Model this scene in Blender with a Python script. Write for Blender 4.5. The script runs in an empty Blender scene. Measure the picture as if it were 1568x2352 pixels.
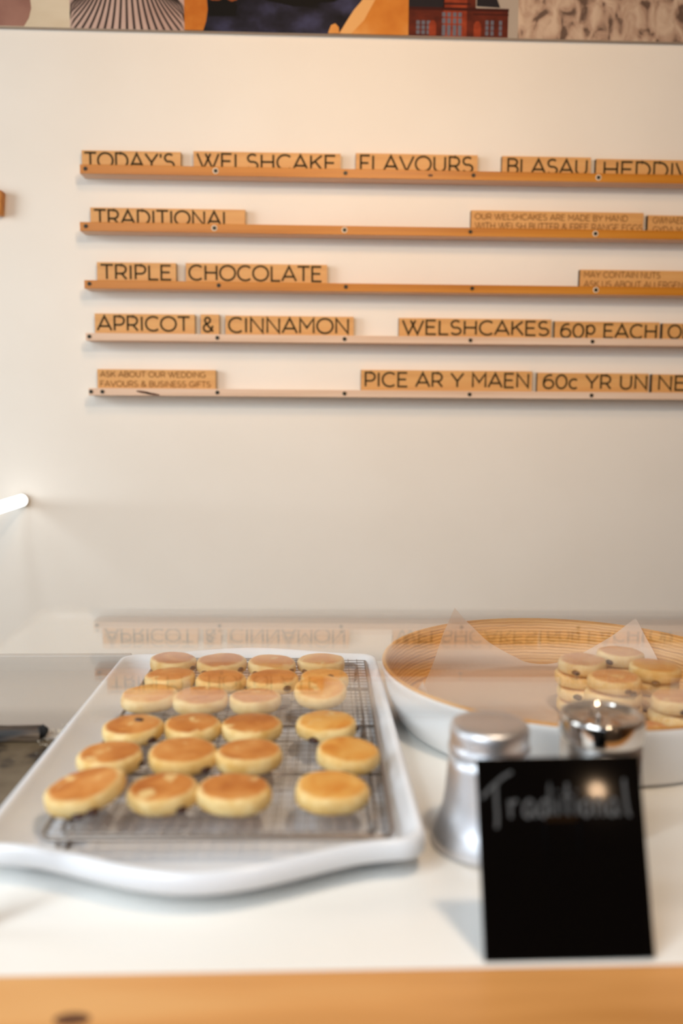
import bpy, bmesh, math, random
from mathutils import Vector, Matrix
from math import pi, sin, cos, radians
S = bpy.context.scene
COL = S.collection

# ------------------------------------------------------------------ camera
ZC = 1.267                                   # camera height; counter top is 0.900
F = 2000.0                                   # focal length in pixels of the 1568 x 2352 frame
TILT, YAW, ROLL = 0.1159, 0.0383, 0.0069
FWD = Vector((sin(YAW)*cos(TILT), cos(YAW)*cos(TILT), -sin(TILT)))
_r = Vector((cos(YAW), -sin(YAW), 0)); _u = _r.cross(FWD)
RT = _r*cos(ROLL) + _u*sin(ROLL); UP = -_r*sin(ROLL) + _u*cos(ROLL)
CAM = Vector((0, 0, ZC))
cd = bpy.data.cameras.new('camera'); cam = bpy.data.objects.new('camera', cd); COL.objects.link(cam)
cd.sensor_fit = 'VERTICAL'; cd.sensor_height = 36; cd.sensor_width = 24; cd.lens = F/2352*36
cd.clip_start = 0.02
cam.matrix_world = Matrix(((RT.x, UP.x, -FWD.x, CAM.x), (RT.y, UP.y, -FWD.y, CAM.y), (RT.z, UP.z, -FWD.z, CAM.z), (0, 0, 0, 1)))
cd.dof.use_dof = True; cd.dof.focus_distance = 1.33; cd.dof.aperture_fstop = 2.25; cd.dof.aperture_blades = 9
S.camera = cam

# ------------------------------------------------------------------ view, world, lights
vs = S.view_settings
S.display_settings.display_device = 'sRGB'
vs.view_transform = 'Standard'; vs.look = 'None'; vs.gamma = 1; vs.use_curve_mapping = False
vs.exposure = 0.03
S.cycles.use_denoising = True
S.cycles.max_bounces = 10; S.cycles.transparent_max_bounces = 16; S.cycles.sample_clamp_indirect = 6
S.cycles.caustics_reflective = False
w = bpy.data.worlds.new('daylight'); S.world = w; w.use_nodes = True
w.node_tree.nodes['Background'].inputs[0].default_value = (0.75, 0.86, 1.0, 1)
w.node_tree.nodes['Background'].inputs[1].default_value = 1.2

def area(name, loc, target, sx, sy, power, col, spread=180):
    l = bpy.data.lights.new(name, 'AREA'); l.shape = 'RECTANGLE'; l.size = sx; l.size_y = sy
    l.energy = power; l.color = col; l.spread = radians(spread)
    o = bpy.data.objects.new(name, l); COL.objects.link(o); o.location = loc
    o.rotation_euler = (Vector(target) - Vector(loc)).to_track_quat('-Z', 'Y').to_euler()
    return o
def bulb(name, loc, power, col, r):
    l = bpy.data.lights.new(name, 'POINT'); l.energy = power; l.color = col; l.shadow_soft_size = r
    o = bpy.data.objects.new(name, l); COL.objects.link(o); o.location = loc
    return o
area('warm_wall_spot', (0.1, 0.6, 2.6), (0.1, 2.0, 1.75), 0.3, 0.3, 1.9, (1.0, 0.62, 0.30), 80)
bulb('warm_counter_pendant', (0.36, 0.25, 2.32), 37, (1.0, 0.79, 0.58), 0.07)
bulb('cool_fill_left', (-0.75, 0.05, 2.2), 17, (0.80, 0.92, 1.0), 0.12)  # cool fill added from upper left in place of daylight, no real lamp
area('front_daylight_fill', (-1.0, -0.6, 1.95), (-0.06, 0.62, 0.90), 1.1, 1.0, 6.5, (0.82, 0.92, 1.0), 85)  # unseen panel added mid-room to brighten surfaces facing the camera
bulb('far_shop_bulb', (0.80, -1.30, 1.385), 1.3, (1.0, 0.66, 0.40), 0.022)
area('side_window_daylight', (-2.3, 0.9, 1.7), (-0.45, 1.9, 1.5), 1.0, 1.2, 12, (0.84, 0.94, 1.0), 110)

# ------------------------------------------------------------------ pixel -> place helpers
def ray(px, py):
    return (FWD + RT*((px - 784)/F) - UP*((py - 1176)/F))
def on_y(px, py, Y):
    d = ray(px, py); return CAM + d*(Y/d.y)
def on_z(px, py, Z):
    d = ray(px, py); return CAM + d*((Z - ZC)/d.z)

# ------------------------------------------------------------------ materials
def new_mat(name):
    m = bpy.data.materials.new(name); m.use_nodes = True
    return m, m.node_tree.nodes, m.node_tree.links, m.node_tree.nodes['Principled BSDF']
def rgb(r, g, b):
    f = lambda c: (c/255/12.92) if c/255 <= .04045 else ((c/255 + .055)/1.055)**2.4
    return (f(r), f(g), f(b), 1)
def plain(name, col, rough=.5, metal=0., spec=.5):
    m, n, l, p = new_mat(name)
    p.inputs['Base Color'].default_value = col; p.inputs['Roughness'].default_value = rough
    p.inputs['Metallic'].default_value = metal; p.inputs['Specular IOR Level'].default_value = spec
    return m
def noise_mat(name, cols, scale=(5, 5, 5), detail=4, rough=.6, metal=0., pos=None, bump=0., nscale=1., distort=0., coord='Object', spec=.5):
    m, n, l, p = new_mat(name)
    tc = n.new('ShaderNodeTexCoord'); mp = n.new('ShaderNodeMapping'); mp.inputs['Scale'].default_value = scale
    nz = n.new('ShaderNodeTexNoise'); nz.inputs['Scale'].default_value = nscale; nz.inputs['Detail'].default_value = detail
    nz.inputs['Distortion'].default_value = distort
    cr = n.new('ShaderNodeValToRGB'); el = cr.color_ramp.elements
    k = len(cols); pos = pos or [.3 + .4*i/(k - 1) for i in range(k)]
    while len(el) < k: el.new(.5)
    for i in range(k): el[i].position = pos[i]; el[i].color = cols[i]
    l.new(tc.outputs[coord], mp.inputs[0]); l.new(mp.outputs[0], nz.inputs['Vector'])
    l.new(nz.outputs['Fac'], cr.inputs[0]); l.new(cr.outputs[0], p.inputs['Base Color'])
    p.inputs['Roughness'].default_value = rough; p.inputs['Metallic'].default_value = metal
    p.inputs['Specular IOR Level'].default_value = spec
    if bump:
        b = n.new('ShaderNodeBump'); b.inputs['Strength'].default_value = bump; b.inputs['Distance'].default_value = .002
        l.new(nz.outputs['Fac'], b.inputs['Height']); l.new(b.outputs[0], p.inputs['Normal'])
    return m
M = {}
M['wall'] = noise_mat('painted_wall', [rgb(236, 227, 215), rgb(241, 233, 222)], (3, 3, 3), rough=.75, bump=.03)
M['side_wall'] = plain('side_wall_paint', rgb(150, 134, 116), .8)
M['ceiling'] = plain('ceiling_paint', rgb(120, 106, 92), .85)
M['floor'] = noise_mat('floor_tile', [rgb(120, 100, 82), rgb(140, 120, 100)], (2, 2, 2), rough=.5)
M['orange_pine'] = noise_mat('orange_stained_pine', [rgb(170, 100, 16), rgb(196, 122, 28), rgb(206, 136, 44)], (1.5, 40, 60), rough=.42, detail=5)
M['pale_pine'] = noise_mat('pale_bare_pine', [rgb(206, 168, 138), rgb(226, 192, 164), rgb(232, 204, 180)], (1.5, 40, 60), rough=.55, detail=5)
M['ply'] = noise_mat('birch_plywood', [rgb(206, 150, 86), rgb(217, 162, 96), rgb(224, 173, 108)], (3, 10, 45), rough=.55)
M['burnt'] = plain('laser_burnt_edge', rgb(70, 50, 32), .7)
M['letter'] = plain('engraved_letter', rgb(62, 48, 24), .75, spec=.2)
M['letter_thin'] = plain('engraved_small_letter', rgb(140, 96, 50), .75, spec=.2)
M['screw'] = plain('screw_head', rgb(48, 44, 34), .45, .5)
M['plug'] = plain('bare_wood_around_screw', rgb(232, 214, 190), .7)
M['knot'] = plain('wood_knot', rgb(96, 58, 32), .6)
M['white_top'] = noise_mat('white_worktop', [rgb(240, 238, 232), rgb(246, 244, 240)], (4, 4, 4), rough=.3)
M['edge_wood'] = noise_mat('oak_counter_edge', [rgb(186, 128, 66), rgb(212, 152, 88), rgb(222, 170, 108)], (2, 22, 22), rough=.45)
M['tray'] = plain('white_melamine', rgb(232, 235, 240), .22)
M['wire'] = plain('rack_steel_wire', rgb(152, 142, 134), .36, .85)
M['grey_enamel'] = plain('grey_enamelled_steel', rgb(158, 148, 138), .42)
M['steel'] = noise_mat('brushed_steel', [rgb(180, 180, 180), rgb(200, 200, 200)], (3, 3, 60), rough=.28, metal=1)
M['aluminium'] = plain('satin_aluminium', rgb(222, 222, 226), .42, 1)
M['chrome'] = plain('polished_chrome', rgb(205, 200, 195), .08, 1)
M['board'] = plain('black_chalkboard', rgb(5, 4, 4), .06, spec=.22)
M['chalk'] = plain('chalk', rgb(94, 94, 94), .95, spec=.1)
M['raisin'] = noise_mat('raisin_skin', [rgb(40, 20, 14), rgb(82, 42, 24)], (300, 300, 300), rough=.45)
M['white_lacquer'] = plain('white_lacquer', rgb(240, 240, 240), .25)
M['flour'] = plain('spilled_flour', rgb(235, 225, 205), .9)
M['void_black'] = plain('burnt_carbon', rgb(14, 12, 11), .8)
M['griddle'] = noise_mat('seasoned_griddle', [rgb(34, 25, 19), rgb(92, 78, 58), rgb(112, 98, 78)], (30, 30, 30), detail=8, rough=.5, pos=[.36, .47, .7], bump=.2, spec=.3)
M['burnt_bar'] = noise_mat('burnt_iron', [rgb(22, 18, 15), rgb(66, 52, 40), rgb(120, 98, 74)], (14, 60, 60), detail=7, rough=.6, pos=[.38, .52, .72], bump=.4)
M['frame_white'] = plain('white_frame', rgb(235, 232, 226), .5)

def bamboo_mat():
    m, n, l, p = new_mat('coiled_bamboo')
    tc = n.new('ShaderNodeTexCoord'); mp = n.new('ShaderNodeMapping'); mp.inputs['Scale'].default_value = (2.5, 2.5, 60)
    nz = n.new('ShaderNodeTexNoise'); nz.inputs['Scale'].default_value = 4; nz.inputs['Detail'].default_value = 5
    wv = n.new('ShaderNodeTexWave'); wv.wave_type = 'BANDS'; wv.bands_direction = 'Z'
    wv.inputs['Scale'].default_value = 75; wv.inputs['Distortion'].default_value = 2.0; wv.inputs['Detail'].default_value = 3
    mx = n.new('ShaderNodeMath'); mx.operation = 'MULTIPLY_ADD'; mx.inputs[1].default_value = .35
    cr = n.new('ShaderNodeValToRGB'); el = cr.color_ramp.elements
    el.new(.5); 
    for e, (a, c) in zip(el, ((.30, rgb(150, 92, 32)), (.52, rgb(206, 146, 70)), (.85, rgb(226, 174, 102)))): e.position = a; e.color = c
    l.new(tc.outputs['Object'], mp.inputs[0]); l.new(mp.outputs[0], nz.inputs['Vector']); l.new(tc.outputs['Object'], wv.inputs['Vector'])
    l.new(wv.outputs['Fac'], mx.inputs[0]); l.new(nz.outputs['Fac'], mx.inputs[2])
    l.new(mx.outputs[0], cr.inputs[0]); l.new(cr.outputs[0], p.inputs['Base Color']); p.inputs['Roughness'].default_value = .4
    b = n.new('ShaderNodeBump'); b.inputs['Strength'].default_value = .5; b.inputs['Distance'].default_value = .001
    l.new(wv.outputs['Fac'], b.inputs['Height']); l.new(b.outputs[0], p.inputs['Normal'])
    return m
M['bamboo'] = bamboo_mat()

def paper_mat():
    m, n, l, p = new_mat('baking_paper')
    out = n['Material Output']; p.inputs['Base Color'].default_value = rgb(238, 222, 206); p.inputs['Roughness'].default_value = .55
    t = n.new('ShaderNodeBsdfTranslucent'); t.inputs[0].default_value = rgb(238, 222, 206)
    tr = n.new('ShaderNodeBsdfTransparent'); mx = n.new('ShaderNodeMixShader'); mx.inputs[0].default_value = .3
    m2 = n.new('ShaderNodeMixShader'); m2.inputs[0].default_value = .10
    l.new(p.outputs[0], mx.inputs[1]); l.new(t.outputs[0], mx.inputs[2]); l.new(mx.outputs[0], m2.inputs[1]); l.new(tr.outputs[0], m2.inputs[2])
    l.new(m2.outputs[0], out.inputs[0])
    return m
M['paper'] = paper_mat()

def glass_mat():
    # a pane: clear, with Schlick reflection at each face
    m, n, l, p = new_mat('clear_glass'); n.remove(p); out = n['Material Output']
    g = n.new('ShaderNodeNewGeometry'); dot = n.new('ShaderNodeVectorMath'); dot.operation = 'DOT_PRODUCT'
    l.new(g.outputs['Normal'], dot.inputs[0]); l.new(g.outputs['Incoming'], dot.inputs[1])
    ab = n.new('ShaderNodeMath'); ab.operation = 'ABSOLUTE'; l.new(dot.outputs['Value'], ab.inputs[0])
    om = n.new('ShaderNodeMath'); om.operation = 'SUBTRACT'; om.inputs[0].default_value = 1; l.new(ab.outputs[0], om.inputs[1])
    pw = n.new('ShaderNodeMath'); pw.operation = 'POWER'; pw.inputs[1].default_value = 5; l.new(om.outputs[0], pw.inputs[0])
    ma = n.new('ShaderNodeMath'); ma.operation = 'MULTIPLY_ADD'; ma.inputs[1].default_value = .96; ma.inputs[2].default_value = .04
    l.new(pw.outputs[0], ma.inputs[0])
    tr = n.new('ShaderNodeBsdfTransparent'); tr.inputs[0].default_value = (.985, .985, .98, 1)
    gl = n.new('ShaderNodeBsdfGlossy'); gl.inputs['Roughness'].default_value = .0; gl.inputs[0].default_value = (1, 1, 1, 1)
    mx = n.new('ShaderNodeMixShader'); l.new(ma.outputs[0], mx.inputs[0]); l.new(tr.outputs[0], mx.inputs[1]); l.new(gl.outputs[0], mx.inputs[2])
    l.new(mx.outputs[0], out.inputs[0])
    return m
M['glass'] = glass_mat()

def cake_mat(name, brown, light, edge, sugar=0.):
    m, n, l, p = new_mat(name)
    tc = n.new('ShaderNodeTexCoord'); oi = n.new('ShaderNodeObjectInfo')
    ofs = n.new('ShaderNodeVectorMath'); ofs.operation = 'ADD'
    mul = n.new('ShaderNodeMath'); mul.operation = 'MULTIPLY'; mul.inputs[1].default_value = 7.0
    l.new(oi.outputs['Random'], mul.inputs[0]); cmb = n.new('ShaderNodeCombineXYZ')
    l.new(mul.outputs[0], cmb.inputs[0]); l.new(mul.outputs[0], cmb.inputs[1])
    l.new(tc.outputs['Object'], ofs.inputs[0]); l.new(cmb.outputs[0], ofs.inputs[1])
    def noise(sc, det, dist=0):
        z = n.new('ShaderNodeTexNoise'); z.inputs['Scale'].default_value = sc; z.inputs['Detail'].default_value = det
        z.inputs['Distortion'].default_value = dist; l.new(ofs.outputs[0], z.inputs['Vector']); return z
    def ramp(src, stops):
        r = n.new('ShaderNodeValToRGB'); e = r.color_ramp.elements
        while len(e) < len(stops): e.new(.5)
        for k, (a, c) in enumerate(stops): e[k].position = a; e[k].color = c
        l.new(src, r.inputs[0]); return r
    n1, n2, n3 = noise(34, 3, .6), noise(46, 2, .4), noise(500, 3)
    top = ramp(n1.outputs['Fac'], ((.30, brown), (.52, light), (.72, edge)))
    pale = ramp(n2.outputs['Fac'], ((.63, (0, 0, 0, 1)), (.74, (.9, .9, .9, 1))))
    mp = n.new('ShaderNodeMix'); mp.data_type = 'RGBA'; l.new(pale.outputs[0], mp.inputs[0])
    l.new(top.outputs[0], mp.inputs[6]); mp.inputs[7].default_value = rgb(238, 204, 138)
    side = ramp(noise(60, 3).outputs['Fac'], ((.3, rgb(222, 176, 98)), (.6, rgb(240, 210, 148))))
    # browned faces: the flat top and bottom of the cake, in its own coordinates, with an uneven edge
    sep = n.new('ShaderNodeSeparateXYZ'); l.new(tc.outputs['Normal'], sep.inputs[0])
    az = n.new('ShaderNodeMath'); az.operation = 'ABSOLUTE'; l.new(sep.outputs[2], az.inputs[0])
    so = n.new('ShaderNodeSeparateXYZ'); l.new(tc.outputs['Object'], so.inputs[0])
    flat = n.new('ShaderNodeCombineXYZ'); l.new(so.outputs[0], flat.inputs[0]); l.new(so.outputs[1], flat.inputs[1])
    ln_ = n.new('ShaderNodeVectorMath'); ln_.operation = 'LENGTH'; l.new(flat.outputs[0], ln_.inputs[0])
    rs = n.new('ShaderNodeMath'); rs.operation = 'MULTIPLY_ADD'; rs.inputs[1].default_value = -1/.030; rs.inputs[2].default_value = 1.0; l.new(ln_.outputs['Value'], rs.inputs[0])
    rn = n.new('ShaderNodeMath'); rn.operation = 'MULTIPLY_ADD'; rn.inputs[1].default_value = .22; l.new(n2.outputs['Fac'], rn.inputs[0]); l.new(rs.outputs[0], rn.inputs[2])
    inner = ramp(rn.outputs[0], ((.16, (0, 0, 0, 1)), (.30, (1, 1, 1, 1))))
    nm = ramp(az.outputs[0], ((.55, (0, 0, 0, 1)), (.8, (1, 1, 1, 1))))
    mm = n.new('ShaderNodeMath'); mm.operation = 'MULTIPLY'; l.new(inner.outputs[0], mm.inputs[0]); l.new(nm.outputs[0], mm.inputs[1]); msk = mm
    mx = n.new('ShaderNodeMix'); mx.data_type = 'RGBA'; l.new(msk.outputs[0], mx.inputs[0]); l.new(side.outputs[0], mx.inputs[6]); l.new(mp.outputs[2], mx.inputs[7])
    last = mx.outputs[2]
    if sugar:
        s = ramp(n3.outputs['Fac'], ((.38, (0, 0, 0, 1)), (.70, (sugar,)*3 + (1,))))
        m3 = n.new('ShaderNodeMix'); m3.data_type = 'RGBA'; l.new(s.outputs[0], m3.inputs[0]); l.new(last, m3.inputs[6]); m3.inputs[7].default_value = rgb(250, 236, 222)
        last = m3.outputs[2]
    l.new(last, p.inputs['Base Color']); p.inputs['Roughness'].default_value = .62; p.inputs['Specular IOR Level'].default_value = .25
    b = n.new('ShaderNodeBump'); b.inputs['Strength'].default_value = .25; b.inputs['Distance'].default_value = .001
    l.new(n3.outputs['Fac'], b.inputs['Height']); l.new(b.outputs[0], p.inputs['Normal'])
    return m
M['cake'] = cake_mat('browned_cake', rgb(186, 108, 42), rgb(208, 134, 62), rgb(222, 158, 88))
M['cake_gold'] = cake_mat('golden_cake', rgb(214, 132, 42), rgb(228, 164, 78), rgb(236, 184, 102))
M['cake_sugar'] = cake_mat('sugared_cake', rgb(198, 122, 56), rgb(214, 148, 80), rgb(228, 174, 112), .3)

# ------------------------------------------------------------------ mesh helpers
def obj(name, bm, mats, parent=None, smooth=False, loc=None):
    me = bpy.data.meshes.new(name); bm.to_mesh(me); bm.free()
    for m in (mats if isinstance(mats, (list, tuple)) else [mats]): me.materials.append(m)
    if smooth:
        for p in me.polygons: p.use_smooth = True
    o = bpy.data.objects.new(name, me); COL.objects.link(o)
    if parent: o.parent = parent
    if loc: o.location = loc
    return o
def tag(o, label, cat, group=None, kind=None):
    o['label'] = label; o['category'] = cat
    if group: o['group'] = group
    if kind: o['kind'] = kind
    return o
def thing(name, label, cat, loc=(0, 0, 0), rotz=0, group=None):
    o = bpy.data.objects.new(name, None); COL.objects.link(o); o.location = loc; o.rotation_euler = (0, 0, rotz)
    o.empty_display_size = .02
    return tag(o, label, cat, group)
def struct(o):
    o['kind'] = 'structure'; return o
def add_box(bm, x0, x1, y0, y1, z0, z1, bev=0., mi=0):
    r = bmesh.ops.create_cube(bm, size=1); v = r['verts']
    bmesh.ops.scale(bm, verts=v, vec=(x1-x0, y1-y0, z1-z0)); bmesh.ops.translate(bm, verts=v, vec=((x0+x1)/2, (y0+y1)/2, (z0+z1)/2))
    fs = list({f for q in v for f in q.link_faces})
    for f in fs: f.material_index = mi
    if bev: bmesh.ops.bevel(bm, geom=list({e for q in v for e in q.link_edges}), offset=bev, segments=2, profile=.5, affect='EDGES')
def box(*a, **k):
    bm = bmesh.new(); add_box(bm, *a, **k); return bm
def add_lathe(bm, prof, n=64, c=(0, 0), mi=None, cap0=True, cap1=True):
    rings = []
    for (r, z) in prof:
        rings.append([bm.verts.new((c[0] + r*cos(2*pi*k/n), c[1] + r*sin(2*pi*k/n), z)) for k in range(n)])
    for i in range(len(rings)-1):
        for k in range(n):
            f = bm.faces.new((rings[i][k], rings[i][(k+1) % n], rings[i+1][(k+1) % n], rings[i+1][k])); f.smooth = True
            if mi: f.material_index = mi[i]
    if cap0: bm.faces.new(rings[0][::-1])
    if cap1: bm.faces.new(rings[-1])
def lathe(*a, **k):
    bm = bmesh.new(); add_lathe(bm, *a, **k); return bm
def add_tube(bm, pts, r, n=8, closed=False):
    pts = [Vector(p) for p in pts]; N = len(pts); rings = []
    for i, p in enumerate(pts):
        a = pts[(i-1) % N] if (closed or i > 0) else p; b = pts[(i+1) % N] if (closed or i < N-1) else p
        t = (b - a).normalized(); u = t.cross(Vector((0, 0, 1)))
        if u.length < 1e-4: u = t.cross(Vector((0, 1, 0)))
        u.normalize(); v = t.cross(u)
        rings.append([bm.verts.new(p + u*r*cos(2*pi*k/n) + v*r*sin(2*pi*k/n)) for k in range(n)])
    for i in range(N if closed else N-1):
        A, B = rings[i], rings[(i+1) % N]
        for k in range(n):
            f = bm.faces.new((A[k], A[(k+1) % n], B[(k+1) % n], B[k])); f.smooth = True
    if not closed:
        bm.faces.new(rings[0][::-1]); bm.faces.new(rings[-1])
def add_poly(bm, pts, mi=0):
    f = bm.faces.new([bm.verts.new(p) for p in pts]); f.material_index = mi; return f

# ------------------------------------------------------------------ stroke lettering
def arc(cx, cy, rx, ry, a0, a1, n=14):
    return [(cx + rx*cos(radians(a0 + (a1-a0)*i/n)), cy + ry*sin(radians(a0 + (a1-a0)*i/n))) for i in range(n+1)]
def ln(*p): return list(p)
G = {   # glyph: (advance width, strokes), cap height 1, light geometric capitals
 'A': (.88, [ln((.02, 0), (.44, 1), (.86, 0)), ln((.16, .30), (.72, .30))]),
 'B': (.74, [ln((.10, 0), (.10, 1), (.40, 1)) + arc(.40, .76, .24, .24, 90, -90)[1:] + ln((.10, .52)), ln((.40, .52)) + arc(.42, .26, .27, .26, 90, -90) + ln((.10, 0))]),
 'C': (.86, [arc(.50, .5, .44, .5, 48, 312, 22)]),
 'D': (.86, [ln((.10, 0), (.10, 1), (.36, 1)) + arc(.36, .5, .44, .5, 90, -90, 20) + ln((.10, 0))]),
 'E': (.70, [ln((.64, 1), (.10, 1), (.10, 0), (.66, 0)), ln((.10, .52), (.58, .52))]),
 'F': (.66, [ln((.62, 1), (.10, 1), (.10, 0)), ln((.10, .50), (.55, .50))]),
 'G': (.90, [arc(.50, .5, .44, .5, 50, 325, 22) + ln((.86, .44), (.54, .44))]),
 'H': (.86, [ln((.10, 0), (.10, 1)), ln((.76, 0), (.76, 1)), ln((.10, .51), (.76, .51))]),
 'I': (.24, [ln((.12, 0), (.12, 1))]),
 'K': (.76, [ln((.10, 0), (.10, 1)), ln((.70, 1), (.12, .42)), ln((.32, .62), (.74, 0))]),
 'L': (.64, [ln((.10, 1), (.10, 0), (.62, 0))]),
 'M': (.98, [ln((.10, 0), (.10, 1), (.49, .36), (.88, 1), (.88, 0))]),
 'N': (.88, [ln((.10, 0), (.10, 1), (.78, 0), (.78, 1))]),
 'O': (.98, [arc(.49, .5, .45, .5, 0, 360, 32)]),
 'P': (.72, [ln((.10, 0), (.10, 1), (.40, 1)) + arc(.40, .70, .27, .30, 90, -90) + ln((.10, .40))]),
 'R': (.76, [ln((.10, 0), (.10, 1), (.40, 1)) + arc(.40, .70, .27, .30, 90, -90) + ln((.10, .40)), ln((.42, .40), (.70, 0))]),
 'S': (.70, [arc(.35, .74, .26, .26, 40, 250, 14) + arc(.35, .255, .29, .255, 75, -150, 16)]),
 'T': (.72, [ln((.0, 1), (.72, 1)), ln((.36, 1), (.36, 0))]),
 'U': (.84, [ln((.10, 1), (.10, .36)) + arc(.42, .34, .32, .34, 180, 360, 16) + ln((.74, 1))]),
 'V': (.86, [ln((.02, 1), (.43, 0), (.84, 1))]),
 'W': (1.24, [ln((.02, 1), (.36, 0), (.76, 1)), ln((.48, 1), (.88, 0), (1.22, 1))]),
 'X': (.8, [ln((.04, 0), (.76, 1)), ln((.04, 1), (.76, 0))]),
 'Y': (.80, [ln((.02, 1), (.40, .42), (.78, 1)), ln((.40, .42), (.40, 0))]),
 '&': (.80, [ln((.76, 0), (.24, .60)) + arc(.36, .80, .19, .20, 215, -40, 14) + arc(.36, .26, .29, .27, 110, 350, 16) + ln((.74, .42))]),
 "'": (.20, [ln((.10, 1), (.10, .74))]),
 '6': (.72, [arc(.36, .32, .30, .32, 0, 360, 24), ln((.07, .36)) + arc(.46, .45, .40, .55, 185, 75, 10)]),
 '0': (.74, [arc(.37, .5, .32, .5, 0, 360, 28)]),
 'p': (.66, [ln((.10, .92), (.10, -.02)), arc(.34, .59, .25, .33, 0, 360, 24)]),
 'c': (.58, [arc(.34, .35, .28, .35, 50, 310, 18)]),
 ' ': (.34, []),
}
def ribbon(bm, pts, wd, P, mi=0):
    """flat stroke of width wd along 2-D pts; P maps (x, y) to 3-D"""
    N = len(pts); L, R = [], []
    for i in range(N):
        p = Vector(pts[i]); 
        a = Vector(pts[i-1]) if i else None; b = Vector(pts[i+1]) if i < N-1 else None
        closed = (Vector(pts[0]) - Vector(pts[-1])).length < 1e-6
        if closed and i == 0: a = Vector(pts[-2])
        if closed and i == N-1: b = Vector(pts[1])
        d1 = (p - a).normalized() if a is not None else None; d2 = (b - p).normalized() if b is not None else None
        d1 = d1 or d2; d2 = d2 or d1
        n1 = Vector((-d1.y, d1.x)); n2 = Vector((-d2.y, d2.x)); m = n1 + n2
        m = m.normalized() if m.length > 1e-3 else n1
        k = min(1/max(m.dot(n1), .3), 2.2)
        L.append(p + m*wd/2*k); R.append(p - m*wd/2*k)
    vl = [bm.verts.new(P(q.x, q.y)) for q in L]; vr = [bm.verts.new(P(q.x, q.y)) for q in R]
    for i in range(N-1):
        f = bm.faces.new((vl[i], vr[i], vr[i+1], vl[i+1])); f.material_index = mi
def text_width(s): return sum(G[c][0] + .06 for c in s) - .06
def add_text(bm, s, x0, x1, zb, cap, P, wd, mi=0):
    """lay the words s between x0 and x1 with their feet at zb"""
    k = (x1 - x0)/text_width(s); x = x0
    for c in s:
        a, st = G[c]
        for q in st: ribbon(bm, [(x + u*k, zb + v*cap) for u, v in q], wd, P, mi)
        x += (a + .06)*k

# ------------------------------------------------------------------ the room
YW = 2.045                                    # face of the menu wall
def wallbox(name, *a, m='side_wall'): return struct(obj(name, box(*a), M[m]))
wallbox('wall_back', -2.6, 2.6, YW, YW+.12, 0, 2.8, m='wall')
wl = bmesh.new()
for a in ((-3.0, -1.1, 0, 2.8), (.9, YW+.12, 0, 2.8), (-1.1, .9, 0, .9), (-1.1, .9, 2.5, 2.8)):
    add_box(wl, -2.72, -2.6, a[0], a[1], a[2], a[3])
struct(obj('wall_left', wl, M['side_wall']))
wf = bmesh.new()
for a in ((-1.1, -1.04, .9, 2.5), (.84, .9, .9, 2.5), (-.13, -.07, .9, 2.5), (-1.1, .9, .9, .96), (-1.1, .9, 2.44, 2.5)):
    add_box(wf, -2.7, -2.62, a[0], a[1], a[2], a[3])
struct(obj('window_2', wf, M['frame_white']))
M['warm_bounce'] = plain('warm_bounce_wall', rgb(138, 92, 52), .6)  # brown chosen so the unseen right wall bounces warm light
wallbox('wall_right', 2.6, 2.72, -3.0, YW+.12, 0, 2.8, m='warm_bounce')
wallbox('floor', -2.72, 2.72, -3.12, YW+.12, -.1, 0, m='floor')
wallbox('ceiling', -2.72, 2.72, -3.12, YW+.12, 2.8, 2.9, m='ceiling')
fb = bmesh.new()
for a in ((-2.72, -2.3, 0, 2.8), (-.2, 2.72, 0, 2.8), (-2.3, -.2, 0, .7), (-2.3, -.2, 2.4, 2.8)):
    add_box(fb, a[0], a[1], -3.12, -3.0, a[2], a[3])
struct(obj('wall_front', fb, M['side_wall']))
wf = bmesh.new()
for a in ((-2.3, -2.24, .7, 2.4), (-.26, -.2, .7, 2.4), (-1.28, -1.22, .7, 2.4), (-2.3, -.2, .7, .76), (-2.3, -.2, 2.34, 2.4)):
    add_box(wf, a[0], a[1], -3.1, -3.02, a[2], a[3])
struct(obj('window_1', wf, M['frame_white']))

# ------------------------------------------------------------------ printed photo frieze along the top of the wall
YF = 2.033
zf = on_y(800, 79, YF).z
fx0, fx1 = -1.2, 1.35
frieze = thing('photo_frieze', 'long printed frieze of photographs running along the top of the menu wall', 'wall frieze', (0, 0, 0))
obj('backing_board', box(fx0, fx1, YF+.001, YW-.0012, zf-.0006, zf+.34), plain('frieze_edge', rgb(176, 158, 140), .6), frieze)
def FX(px): return on_y(px, 30, YF).x
def FZ(py): return zf + (79 - py)*YF/F*1.02          # height above the frieze foot, from the middle of its lower edge
def layer(bm, pts, k, mi):                          # pts in (frieze px, px above foot)
    add_poly(bm, [(FX(x), YF - .0002*k, zf + h*YF/F) for x, h in pts], mi)
HT = 330
p = bmesh.new(); layer(p, [(-420, 0), (160, 0), (160, HT), (-420, HT)], 0, 0)
layer(p, [(-60, 1), (54, 1), (66, 18), (72, 38), (70, 60), (60, 90), (20, 130), (-60, 150)], 1, 1)
obj('photo_print', p, [noise_mat('print_cream', [rgb(206, 186, 156), rgb(222, 206, 180)], (6, 6, 20), rough=.65, spec=.15), noise_mat('print_mauve', [rgb(134, 92, 80), rgb(160, 116, 100)], (10, 10, 10), rough=.65, spec=.15)], frieze)
p = bmesh.new(); layer(p, [(160, 0), (423, 0), (423, HT), (160, HT)], 0, 0)
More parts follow.
